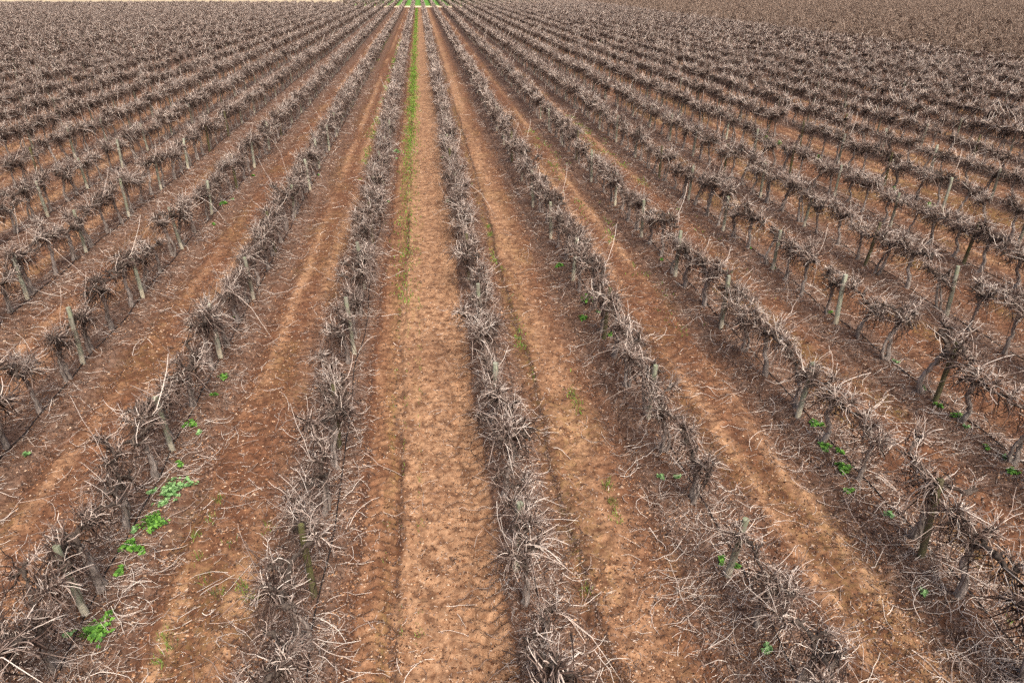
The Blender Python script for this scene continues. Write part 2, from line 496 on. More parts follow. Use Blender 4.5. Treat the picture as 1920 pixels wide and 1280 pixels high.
    s4 = es[idx] + rng.normal(size=(nh, 3)) * np.array([.07, .12, .05]) - np.array([0, 0, .08])
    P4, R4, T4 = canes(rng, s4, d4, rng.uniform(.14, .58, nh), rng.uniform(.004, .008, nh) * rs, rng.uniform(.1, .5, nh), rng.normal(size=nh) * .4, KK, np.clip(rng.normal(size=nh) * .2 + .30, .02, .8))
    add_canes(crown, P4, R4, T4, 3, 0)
    return trunk, arms, crown


VAR = []
NV = 14
for i in range(NV):
    style = 'weak' if i in (12, 13) else 'full'
    t_, a_, c_ = vine_parts(500 + i * 17, 0, style)
    VAR.append((t_.build('trunk', [M_BARK]), a_[0].build('cordon_arm', [M_OLD]), a_[1].build('cordon_arm', [M_OLD]), c_.build('crown', [M_CANE])))


def make_vine_proto(i):
    e = bpy.data.objects.new('grapevine', None); COL.objects.link(e)
    e.empty_display_size = .3
    for nm, me in zip(('trunk', 'cordon_arm', 'cordon_arm', 'crown'), VAR[i]):
        link(nm, me, e)
    return e


def copy_tree(o):
    c = o.copy(); COL.objects.link(c)
    for ch in list(o.children):
        d = ch.copy(); COL.objects.link(d); d.parent = c
    return c


# ------------------------------------------------------------------ where the posts and vines stand
POST_SEEN = {      # bases of posts picked from the photograph, per row (row 1 = x 1.0, row 0 = x -2.0)
    -4: [(70, 560)], -3: [(20, 862), (175, 680), (275, 556)], -2 + 1: [(190, 1143), (340, 842), (425, 670), (480, 562)],
    0: [(590, 1112), (690, 540)], 1: [(932, 795)], 2: [(1345, 1073), (1200, 788), (1120, 635), (1066, 527)],
    3: [(1700, 1045), (1480, 780), (1347, 619), (1260, 520), (1193, 446)], 4: [(1733, 754), (1557, 607), (1440, 509)], 5: [(1767, 594)]}
# rows: index j -> x = X0 + SP*(j-1); photo rows left of the track are j = 0, -1, -2, -3 ...
POST_SEEN = {-3: [(70, 560)], -2: [(20, 862), (175, 680), (275, 556)], -1: [(190, 1143), (340, 842), (425, 670), (480, 562)],
             0: POST_SEEN[0], 1: POST_SEEN[1], 2: POST_SEEN[2], 3: POST_SEEN[3], 4: POST_SEEN[4], 5: POST_SEEN[5]}
PSTEP = 3.65
J0, J1 = -62, 19
END_D = 234.0


def row_x(j):
    return X0 + SP * (j - 1)


def y_end(x):
    return (END_D + (20 if x < -25 else 0) - x * sy) / cy


def row_posts(j):
    seen = sorted(ground_at(*p)[1] for p in POST_SEEN.get(j, []))
    if not seen:
        seen = [6.0 + ((j * 1.37) % 1.0) * PSTEP]
    ys = list(seen)
    if j == 0:
        ys = [seen[0], seen[0] + 3.5, seen[0] + 7.1] + [seen[-1]] if seen[-1] - seen[0] > 9 else ys
        ys = sorted(set(ys))
    while ys[0] > 2:
        ys.insert(0, ys[0] - PSTEP)
    while ys[-1] < y_end(row_x(j)) - PSTEP:
        ys.append(ys[-1] + PSTEP)
    return ys


vines, posts = [], []     # (j, x, y)
for j in range(J0, J1 + 1):
    py_ = row_posts(j)
    yv = py_[0] + .35
    rr = np.random.default_rng(900 + j)
    for y in py_:
        posts.append((j, row_x(j) + rr.normal() * .03, y))
    while yv < y_end(row_x(j)):
        if rr.random() > .015:
            vines.append((j, row_x(j) + rr.normal() * .035, yv + rr.normal() * .07))
        yv += PSTEP / 3
vines = np.array(vines); posts = np.array(posts)


def row_words(j):
    names = ['first', 'second', 'third', 'fourth', 'fifth', 'sixth', 'seventh', 'eighth', 'ninth', 'tenth', 'eleventh', 'twelfth', 'thirteenth', 'fourteenth']
    return (names[j - 1] + ' row right') if j >= 1 else (names[-j] + ' row left')


def ordinal(n):
    return f"{n}{'th' if 10 <= n % 100 <= 20 else {1: 'st', 2: 'nd', 3: 'rd'}.get(n % 10, 'th')}"


dist = np.hypot(vines[:, 1], vines[:, 2])
seen = in_frame(vines[:, 1], vines[:, 2], 1.15, 25) & (dist < 120)
order = np.argsort(np.where(seen, dist, 1e9))
near_id = order[:min(300, int(seen.sum()))]
is_near = np.zeros(len(vines), bool); is_near[near_id] = True
print('near vines', is_near.sum(), 'reach', dist[near_id].max())
LOOK = ['bushy', 'dense', 'brushy', 'gnarled', 'tangled', 'bristly', 'spiky', 'shaggy']
protos = {}
rv = np.random.default_rng(77)
count = {}
for idx in sorted(near_id, key=lambda i: (vines[i, 0], vines[i, 2])):
    j, x, y = int(vines[idx, 0]), vines[idx, 1], vines[idx, 2]
    v = int(rv.integers(0, 12)) if rv.random() > .12 else int(rv.integers(12, NV))
    if v not in protos:
        o = protos[v] = make_vine_proto(v)
    else:
        o = copy_tree(protos[v])
    o.location = (x, y, float(gh(x, y)) - .01)
    flip = PI if rv.random() < .5 else 0
    o.rotation_euler = (rv.normal() * .05, rv.normal() * .05, flip + rv.normal() * .10)
    s = rv.uniform(.84, 1.12)
    o.scale = (s, s, s * rv.uniform(.95, 1.05))
    count[j] = count.get(j, 0) + 1
    kind = 'sparse short-armed' if v >= 12 else 'pruned grey'
    tag(o, f"{kind} grapevine, {ordinal(count[j])} from photo's bottom edge in {row_words(j)} of wheel track", 'grapevine', 'bare grapevines of the nearer rows')

# ---- the rest of the vineyard: one mass made of instanced vines
def mass_object(name, pts, lod_of, rot, scl, mats, seeds, z):
    """a mesh that carries a few vine shapes and the points they grow on; geometry nodes plants them"""
    acc_V, acc_Q, acc_T, mq, mt, tone, vid, n = [], [], [], [], [], [], [], 0
    k_ = 0
    for lod, cnt in seeds:
        for _ in range(cnt):
            k_ += 1
            t_, a_, c_ = vine_parts(3000 + k_ * 31, lod)
            for part, mi in ((t_, 0), (a_[0], 2), (a_[1], 2), (c_, 1)):
                V = np.concatenate(part.V)
                tn = np.concatenate(part.A['tone']) if 'tone' in part.A else np.zeros(len(V))
                for f in part.F:
                    (acc_Q if f.shape[1] == 4 else acc_T).append(f + n); (mq if f.shape[1] == 4 else mt).append(np.full(len(f), mi))
                acc_V.append(V); tone.append(tn); vid.append(np.full(len(V), k_)); n += len(V)
    m = len(pts)
    acc_V.append(np.stack([pts[:, 0], pts[:, 1], z], 1)); tone.append(np.zeros(m)); vid.append(-lod_of.astype(int) - 1)
    pr = np.concatenate([np.zeros(n), rot]); ps = np.concatenate([np.ones(n), scl])
    me = mesh_from(name, np.concatenate(acc_V), [np.concatenate(acc_Q), np.concatenate(acc_T)], mats,
                   {'tone': np.concatenate(tone), 'vid': np.concatenate(vid).astype(np.int32), 'turn': pr, 'size': ps}, np.concatenate(mq + mt))
    o = link(name, me)
    ng = bpy.data.node_groups.new(name, 'GeometryNodeTree')
    ng.interface.new_socket('Geometry', in_out='INPUT', socket_type='NodeSocketGeometry')
    ng.interface.new_socket('Geometry', in_out='OUTPUT', socket_type='NodeSocketGeometry')
    nd, lk = ng.nodes, ng.links
    gi, go = nd.new('NodeGroupInput'), nd.new('NodeGroupOutput')

    def named(nm, t='FLOAT'):
        q_ = nd.new('GeometryNodeInputNamedAttribute'); q_.data_type = t; q_.inputs['Name'].default_value = nm
        return q_.outputs['Attribute']

    def pick(v_):
        c = nd.new('FunctionNodeCompare'); c.data_type = 'INT'; c.operation = 'EQUAL'
        lk.new(named('vid', 'INT'), c.inputs[2]); c.inputs[3].default_value = v_
        s = nd.new('GeometryNodeSeparateGeometry'); s.domain = 'POINT'
        lk.new(gi.outputs[0], s.inputs['Geometry']); lk.new(c.outputs[0], s.inputs['Selection'])
        return s.outputs[0]
    fin = nd.new('GeometryNodeJoinGeometry')
    k_ = 0
    for lod, cnt in seeds:
        jn = nd.new('GeometryNodeJoinGeometry')
        for _ in range(cnt):
            k_ += 1
            gti = nd.new('GeometryNodeGeometryToInstance'); lk.new(pick(k_), gti.inputs[0]); lk.new(gti.outputs[0], jn.inputs[0])
        ip = nd.new('GeometryNodeInstanceOnPoints')
        lk.new(pick(-lod - 1), ip.inputs['Points']); lk.new(jn.outputs[0], ip.inputs['Instance'])
        ip.inputs['Pick Instance'].default_value = True
        cx = nd.new('ShaderNodeCombineXYZ'); lk.new(named('turn'), cx.inputs[2]); lk.new(cx.outputs[0], ip.inputs['Rotation'])
        lk.new(named('size'), ip.inputs['Scale'])
        lk.new(ip.outputs[0], fin.inputs[0])
    lk.new(fin.outputs[0], go.inputs[0])
    md = o.modifiers.new('plant', 'NODES'); md.node_group = ng
    return o


wide = in_frame(vines[:, 1], vines[:, 2], 1.15, 420)
rest = vines[(~is_near) & wide]
d_rest = np.hypot(rest[:, 1], rest[:, 2])
nr = len(rest)
print('mass vines', nr)
rot = np.where(RNG.random(nr) < .5, PI, 0) + RNG.normal(size=nr) * .1
mass = mass_object('vineyard_vines', rest[:, 1:3], np.where(d_rest < 80, 1, 2), rot, RNG.uniform(.86, 1.14, nr), [M_BARK, M_CANE, M_OLD], [(1, 8), (2, 8)], gh(rest[:, 1], rest[:, 2]))
tag(mass, 'mass of bare grapevines in the far part of the rows behind the nearer vines', 'vines', kind='stuff')

# neighbouring block on the right: closer rows, tan unpruned canes, reads as one carpet
bx, by = [], []
for q_ in range(90):
    xx = 56.6 + q_ * 2.3
    ys = np.arange(25, 330, 1.35)
    bx.append(xx + RNG.normal(size=len(ys)) * .35); by.append(ys + RNG.normal(size=len(ys)) * .4)
bx, by = np.concatenate(bx), np.concatenate(by)
ok = in_frame(bx, by, 1.2, 150)
bx, by = bx[ok], by[ok]
blk = mass_object('neighbouring_vines', np.stack([bx, by], 1), np.where(np.hypot(bx, by) < 95, 1, 2), RNG.uniform(0, 6.28, len(bx)), RNG.uniform(1.0, 1.22, len(bx)), [M_BARK, M_CANE_W, M_OLD], [(1, 6), (2, 8)], gh(bx, by))
tag(blk, 'carpet of tan vine canes in the neighbouring block at far right, its rows closed up', 'vines', kind='stuff')

# vines of the block beyond the track at the top of the photo
gx, gy = [], []
for j in range(-8, 20):
    ys = np.arange(y_end(row_x(j)) + (11 if j < 6 else 1), 330, 1.22)
    gx.append(row_x(j) + RNG.normal(size=len(ys)) * .05); gy.append(ys)
gx, gy = np.concatenate(gx), np.concatenate(gy)
far = mass_object('beyond_track_vines', np.stack([gx, gy], 1), np.full(len(gx), 2), RNG.uniform(-.1, .1, len(gx)), RNG.uniform(.95, 1.1, len(gx)), [M_BARK, M_CANE, M_OLD], [(2, 5)], gh(gx, gy) * 0)
tag(far, 'dark vine rows standing in green grass beyond the pale track at the top', 'vines', kind='stuff')


# ------------------------------------------------------------------ posts
def post_mesh(seed, h, r, mat, name='post', S=14):
    rng = np.random.default_rng(seed)
    K = 9 if S > 8 else 3
    t = np.linspace(0, 1, K)
    P = np.zeros((K, 3)); P[:, 2] = -.1 + t * (h + .1)
    P[:, 0] = np.cumsum(rng.normal(size=K)) * .004; P[:, 1] = np.cumsum(rng.normal(size=K)) * .004
    R = r * (1.06 - .12 * t) * (1 + .02 * rng.normal(size=K))
    rid = 1 + .05 * rng.normal(size=(1, 1, S)) + .02 * rng.normal(size=(1, K, S))
    V, F = tubes(P[None], R[None], S, rid)
    top = V[-S:]
    c = top.mean(0) + np.array([0, 0, .012 * rng.normal()])
    tri = np.stack([np.full(S, len(V) + S), len(V) + np.arange(S), len(V) + (np.arange(S) + 1) % S], 1)
    V = np.concatenate([V, top + np.array([0, 0, .0]), c[None]])
    return V, F, tri


POSTS = []
for i in range(8):
    mt = (M_POST, M_POST, M_POST_PALE, M_POST_MOSS, M_POST, M_POST_PALE, M_POST_MOSS, M_POST)[i]
    V, F, T = post_mesh(70 + i, 1.20 + .06 * (i % 4), .046 + .004 * (i % 3), mt)
    POSTS.append(mesh_from('vine_post', V, [F, T], [mt], smooth=True))
PNAME = ['grey-green weathered', 'grey-green weathered', 'pale bleached', 'dark mossy', 'grey-green weathered', 'pale bleached', 'dark mossy', 'grey-green weathered']
PSPECIAL = {(3, 0): 3, (-3, 0): 2, (2, 0): 0, (-1, 0): 0, (-1, 1): 0, (4, 0): 3, (4, 1): 2, (2, 1): 0, (3, 1): 4}
pd = np.hypot(posts[:, 1], posts[:, 2])
pn = in_frame(posts[:, 1], posts[:, 2], .6, 0) & (pd < 42)
cnt = {}
for idx in sorted(np.nonzero(pn)[0], key=lambda i: (posts[i, 0], posts[i, 2])):
    j, x, y = int(posts[idx, 0]), posts[idx, 1], posts[idx, 2]
    n = cnt.get(j, 0); cnt[j] = n + 1
    v = PSPECIAL.get((j, n), int(rv.choice([0, 1, 4, 7, 2, 3, 5, 6])))
    o = link('vine_post', POSTS[v])
    x += .05 if j < 1 else -.05; y -= .12
    o.location = (x, y, float(gh(x, y)))
    o.rotation_euler = (rv.normal() * .035, rv.normal() * .035, rv.uniform(0, 6.28))
    tag(o, f"{PNAME[v]} post, {ordinal(n + 1)} from photo's bottom edge in {row_words(j)} of wheel track", 'post', 'timber posts of the nearer vine rows')
acc = Acc()
fp = posts[(~pn) & in_frame(posts[:, 1], posts[:, 2], .6, 400)]
for i, (j, x, y) in enumerate(fp):
    V, F, T = post_mesh(4000 + i % 20, 1.25, .048, None, S=6)
    V = V + np.array([x, y, 0]); nV = acc.n
    acc.add(V, F, 0); acc.F.append(T + nV); acc.M.append(np.zeros(len(T)))
o = link('distant_posts', acc.build('distant_posts', [M_POST]))
tag(o, 'timber posts standing among the far vine rows', 'posts', kind='stuff')

# ------------------------------------------------------------------ drip hoses
for j in range(-6, 10):
    x = row_x(j)
    ys = np.arange(4.0, 90, .35)
    hx_ = x + .17 * (1 if j >= 0 else .35) + .05 * (vnoise(ys * .6, ys * 0 + j, 61) - .5) * 2 + .02 * np.sin(ys * 1.7 + j)
    z = gh(hx_, ys) + .016
    P = np.stack([hx_, ys, z], 1)[None]
    V, F = tubes(P, np.full((1, len(ys)), .0105), 8)
    o = link('drip_hose', mesh_from('drip_hose', V, [F], [M_HOSE]))
    tag(o, f"black drip irrigation hose along the trunks of the {row_words(j)} of the wheel track", 'hose', 'drip hoses along the vine rows')

# ------------------------------------------------------------------ fallen canes, leaf litter
def scatter(n, dens_far, seed, across, ymax=70):
    rng = np.random.default_rng(seed)
    xs, ys = [], []
    tot = 0
    while tot < n:
        m = n * 3
        y = 4 + (ymax - 4) * rng.random(m) ** 2.1
        x = rng.uniform(-1, 1, m) * (6 + y * .95) + y * .12
        kp = in_frame(x, y, 0, 60) & (rng.random(m) < across(x, y))
        xs.append(x[kp]); ys.append(y[kp]); tot += kp.sum()
    return np.concatenate(xs)[:n], np.concatenate(ys)[:n], rng


def across_twigs(x, y):
    k = np.floor((x - X0) / SP); r = x - X0 - SP * k
    d = np.minimum(r, SP - r)
    patch = sstep(.35, .75, vnoise(x / .6, y / .9, 71))
    p = np.exp(-(d / .62) ** 2) * (.35 + .65 * patch) + .13 * patch + .05
    mainlane = (k == -1)
    q = r - 1.5
    p = np.where(mainlane & (q > -.95) & (q < 1.22), .03, p)
    p = np.where((k == 0) & (np.abs(q + .15) < .55), p * .35, p)
    return np.clip(p, 0, 1)


def lay(acc, n, seed, Lr, rr, K, tones, lift, across, curl=.35):
    x, y, rng = scatter(n, 1, seed, across)
    L = rng.uniform(*Lr, n) * rng.uniform(.6, 1.0, n)
    a = rng.normal(size=n) * .9 + np.where(rng.random(n) < .5, 0, PI) + .25
    t = np.linspace(-.5, .5, K)[None]
    bend = rng.normal(size=n) * curl
    aa = a[:, None] + bend[:, None] * t * 2.4 + rng.normal(size=(n, K)) * .12
    step = L[:, None] / (K - 1)
    px = x[:, None] + np.cumsum(np.cos(aa) * step, 1); py = y[:, None] + np.cumsum(np.sin(aa) * step, 1)
    z = gh(px, py)
    lf = rng.random(n) ** 2 * lift
    z = z + .004 + lf[:, None] * np.abs(np.linspace(0, 1, K)[None] - rng.choice([0, .5, 1], n)[:, None]) * 2 * L[:, None]
    r = rng.uniform(*rr, n) * (1 + .02 * y)
    R = r[:, None] * np.linspace(1, .6, K)[None]
    tone = np.clip(rng.choice(tones, n) + rng.normal(size=n) * .1, 0, 1)
    V, F = tubes(np.stack([px, py, z], 2), R, 3)
    acc.add(V, F, 0, tone=np.repeat(tone, K * 3))


acc = Acc()
lay(acc, 11000, 1, (.2, .8), (.003, .0055), 6, [.5, .75, .9, .95], .25, across_twigs, .5)
lay(acc, 52000, 2, (.06, .26), (.0022, .004), 3, [.12, .25, .4, .6, .9], .35, across_twigs)
lay(acc, 90000, 3, (.02, .075), (.0022, .0045), 3, [.02, .08, .18, .30, .85], .4, lambda x_, y_: .3 + .7 * sstep(.3, .75, vnoise(x_ / .4, y_ / .5, 73)))
o = link('pruned_twigs', acc.build('pruned_twigs', [M_CANE]))
tag(o, 'fallen pruned canes and twigs littering the soil under the vine rows', 'twigs', kind='stuff')


def across_leaves(x, y):
    _, lit, br, dk, ms = relief(x, y)
    return np.clip(dk * .9 + lit * .25 * vnoise(x / .5, y / .6, 81) + (.03 + .10 * (1 - br)) * sstep(.3, .8, vnoise(x / .35, y / .5, 82)), 0, 1)


x, y, rng = scatter(70000, 1, 5, across_leaves, 45)
n = len(x); s = rng.uniform(.009, .022, n) * (1 + .02 * y); a = rng.uniform(0, 2 * PI, n)
z = gh(x, y)
tl = rng.normal(size=(n, 2)) * .5
Q = []
for ca, cb in ((1, .1), (.1, .7), (-1, -.1), (-.1, -.7)):
    dx = (ca * np.cos(a) - cb * np.sin(a)) * s; dy = (ca * np.sin(a) + cb * np.cos(a)) * s
    Q.append(np.stack([x + dx, y + dy, z + .010 + s * .3 * (abs(ca) > .5) + tl[:, 0] * dx + tl[:, 1] * dy], 1))
V = np.stack(Q, 1).reshape(-1, 3); F = np.arange(n * 4).reshape(-1, 4)
F = np.concatenate([F[:, [0, 1, 2]], F[:, [0, 2, 3]]])
o = link('leaf_litter', mesh_from('leaf_litter', V, [F], [M_LEAF], {'tone': np.repeat(rng.random(n) ** 1.6, 4)}, smooth=False))
tag(o, 'dead brown leaf litter lying in the furrows and under the vines', 'leaves', kind='stuff')


# crumbs of soil and bark chips
def across_crumbs(x, y):
    _, lit, br, dk, ms = relief(x, y)
    return .25 + .75 * sstep(.35, .8, vnoise(x / .3, y / .4, 86))


M_CRUMB, _nt, _b = new_mat('soil_crumb')
_nt.links.new(ramp(_nt, attr(_nt, 'tone').outputs['Fac'], [(0, (.06, .027, .015)), (.45, (.18, .078, .036)), (.8, (.44, .24, .125)), (1, (.58, .45, .33))]), _b.inputs['Base Color'])
x, y, rng = scatter(110000, 1, 15, across_crumbs, 40)
n = len(x); z = gh(x, y)
sz = np.clip(rng.lognormal(math.log(.008), .5, n), .004, .020) * (1 + .025 * y)
ax = np.array([[1, 0, 0], [0, 1, 0], [-1, 0, 0], [0, -1, 0], [0, 0, 1], [0, 0, -1]], float)
an = rng.uniform(0, 2 * PI, n); st_ = rng.uniform(.6, 1.7, n)
V = ax[None] * (sz[:, None] * rng.uniform(.6, 1.25, (n, 6)))[..., None]
V[..., 0] *= st_[:, None]; V[..., 2] *= .75
V = np.stack([V[..., 0] * np.cos(an)[:, None] - V[..., 1] * np.sin(an)[:, None], V[..., 0] * np.sin(an)[:, None] + V[..., 1] * np.cos(an)[:, None], V[..., 2]], -1)
V = V + np.stack([x, y, z + sz * .25], 1)[:, None]
T = np.array([[0, 1, 4], [1, 2, 4], [2, 3, 4], [3, 0, 4], [1, 0, 5], [2, 1, 5], [3, 2, 5], [0, 3, 5]])
F = (np.arange(n)[:, None, None] * 6 + T[None]).reshape(-1, 3)
o = link('soil_crumbs', mesh_from('soil_crumbs', V.reshape(-1, 3), [F], [M_CRUMB], {'tone': np.repeat(rng.random(n), 6)}, smooth=False))
tag(o, 'crumbs of red soil and small bark chips strewn over the lanes', 'crumbs', kind='stuff')


# ------------------------------------------------------------------ grass
def blades(acc, x, y, hgt, wid, rng, per=1):
    n = len(x); a = rng.uniform(0, 2 * PI, n); ln = rng.normal(size=(n, 2)) * .35
    z = gh(x, y) - .004
    w = wid; dx, dy = np.cos(a) * w, np.sin(a) * w
    b0 = np.stack([x - dx, y - dy, z], 1); b1 = np.stack([x + dx, y + dy, z], 1)
    m0 = np.stack([x - dx * .7 + ln[:, 0] * hgt * .4, y - dy * .7 + ln[:, 1] * hgt * .4, z + hgt * .6], 1)
    m1 = np.stack([x + dx * .7 + ln[:, 0] * hgt * .4, y + dy * .7 + ln[:, 1] * hgt * .4, z + hgt * .6], 1)
    tp = np.stack([x + ln[:, 0] * hgt * 1.2, y + ln[:, 1] * hgt * 1.2, z + hgt], 1)
    V = np.stack([b0, b1, m1, m0, tp], 1).reshape(-1, 3)
    i = np.arange(n)[:, None] * 5
    tn = np.repeat(rng.random(n), 5)
    acc.add(V, i + np.array([[0, 1, 2, 3]]), 0, tone=tn)
    acc.F.append(i + np.array([[3, 2, 4]]) + acc.n - len(V)); acc.M.append(np.zeros(n))


acc = Acc(); rng = np.random.default_rng(91)
n = 30000                                     # the green strip in the wheel track
y = 17 + 215 * rng.random(n) ** 1.35
den = np.clip(.16 + .55 * g(y - 55, 24) - .08 * (y < 34), 0, 1) * (.2 + .8 * vnoise(y / 2.2, y * 0, 92))
kp = rng.random(n) < den; y = y[kp]
x = -.90 + rng.normal(size=len(y)) * .21
blades(acc, x, y, rng.uniform(.04, .11, len(y)) * (1 + y * .004), .006 + y * .00035, rng)
n = 1800                                      # thin sprinkle nearer the camera
y = 6 + 22 * rng.random(n); x = np.choose(rng.integers(0, 3, n), [-.97 + rng.normal(size=n) * .03, -.46 + rng.normal(size=n) * .03, -.74 + rng.normal(size=n) * .03])
kp = vnoise(x * 2, y / .35, 93) > .56
blades(acc, x[kp], y[kp], rng.uniform(.03, .08, kp.sum()), np.full(kp.sum(), .004), rng)
for (lx, y0, y1, w, n) in ((1.93, 11, 30, .07, 1600), (-3.0, 30, 110, .15, 5000), (-5.2, 45, 130, .2, 3000), (6.0, 14, 40, .25, 1500), (9.0, 16, 45, .3, 1500), (2.72, 8, 13, .07, 500)):
    y = rng.uniform(y0, y1, n); x = lx + rng.normal(size=n) * w
    kp = vnoise(x / .3, y / .9, 94) > .6
    blades(acc, x[kp], y[kp], rng.uniform(.03, .09, kp.sum()), .004 + y[kp] * .0004, rng)
for px, py, m in ((310, 1195, 40), (320, 1215, 30), (455, 1108, 50), (470, 1120, 30), (375, 1045, 24), (410, 940, 30), (395, 975, 20), (385, 1085, 24), (1140, 915, 40), (1150, 945, 40), (300, 1240, 26), (412, 1115, 26), (1480, 1100, 0), (1098, 1105, 26), (370, 1010, 30), (430, 1020, 20), (505, 990, 24), (918, 440, 60), (915, 425, 60), (1890, 1170, 16)):
    if m:
        cx_, cy_ = ground_at(px, py)
        x = cx_ + rng.normal(size=m) * .05; y = cy_ + rng.normal(size=m) * .07
        blades(acc, x, y, rng.uniform(.05, .13, m), np.full(m, .004), rng)
o = link('grass', acc.build('grass', [M_GRASS]))
tag(o, 'green grass growing in the wheel track and sprinkled over the lanes', 'grass', kind='stuff')


# ------------------------------------------------------------------ leafy weeds
def weed_mesh(seed, r, n, mat, h=.10):
    rng = np.random.default_rng(seed); acc = Acc()
    nsh = max(3, n // 9)
    sa = rng.uniform(0, 2 * PI, nsh); sl = r * np.sqrt(rng.uniform(.1, 1, nsh))
    c = rng.integers(0, nsh, n); f = rng.uniform(.1, 1, n)
    cx_ = np.cos(sa[c]) * sl[c] * f + rng.normal(size=n) * r * .12; cy_ = np.sin(sa[c]) * sl[c] * f + rng.normal(size=n) * r * .12
    cz = h * rng.uniform(.25, 1.0, n) * (1 - .5 * (np.hypot(cx_, cy_) / r).clip(0, 1))
    st = np.stack([np.zeros((n, 3)), np.stack([cx_ * .6, cy_ * .6, cz * .75], 1), np.stack([cx_, cy_, cz], 1)], 1)
    V, F = tubes(st, np.full((n, 3), .002), 3); acc.add(V, F, 0, tone=.3)
    s = rng.uniform(.016, .036, n)
    nx = unit(np.stack([rng.normal(size=n) * .45 + cx_ / r * .4, rng.normal(size=n) * .45 + cy_ / r * .4, np.ones(n)], 1))
    u = unit(np.cross(nx, rng.normal(size=(n, 3)))); w = np.cross(nx, u)
    rim = []
    for q_ in range(7):                       # lobed round leaf, cupped, with a notch at the stalk
        a_ = q_ / 7 * 2 * PI
        rr_ = s * (.55 if q_ == 0 else (1.0 + .18 * (-1) ** q_)) * rng.uniform(.85, 1.1, n)
        rim.append(np.stack([cx_, cy_, cz], 1) + (u * math.cos(a_) + w * math.sin(a_)) * rr_[:, None] + nx * (s * .22)[:, None])
    V = np.concatenate([np.stack([cx_, cy_, cz], 1)[:, None], np.stack(rim, 1)], 1).reshape(-1, 3)
    i = (np.arange(n) * 8)[:, None]
    T = np.concatenate([i + np.array([[0, 1 + q_, 1 + (q_ + 1) % 7]]) for q_ in range(7)])
    acc.add(V, T, 0, tone=np.repeat(rng.random(n), 8))
    return acc.build('weed', [mat])


WEEDS = {}
def weed(kind, px, py, label, turn=0.0):
    if kind not in WEEDS:
        WEEDS[kind] = {'big': lambda: weed_mesh(1, .27, 170, M_WEED, .13), 'spread': lambda: weed_mesh(2, .34, 150, M_WEED_PALE, .10), 'mid': lambda: weed_mesh(3, .16, 80, M_WEED, .10),
                       'small': lambda: weed_mesh(4, .10, 36, M_WEED, .08), 'pale': lambda: weed_mesh(5, .11, 34, M_WEED_PALE, .07), 'tall': lambda: weed_mesh(6, .17, 70, M_WEED, .30)}[kind]()
    x, y = ground_at(px, py)
    o = link('weed', WEEDS[kind]); o.location = (x, y, float(gh(x, y)) - .005)
    s = rv.uniform(.9, 1.15); o.scale = (s, s, s); o.rotation_euler = (0, 0, rv.uniform(0, 6.28))
    tag(o, label, 'weed', 'green weeds growing along the vine rows')


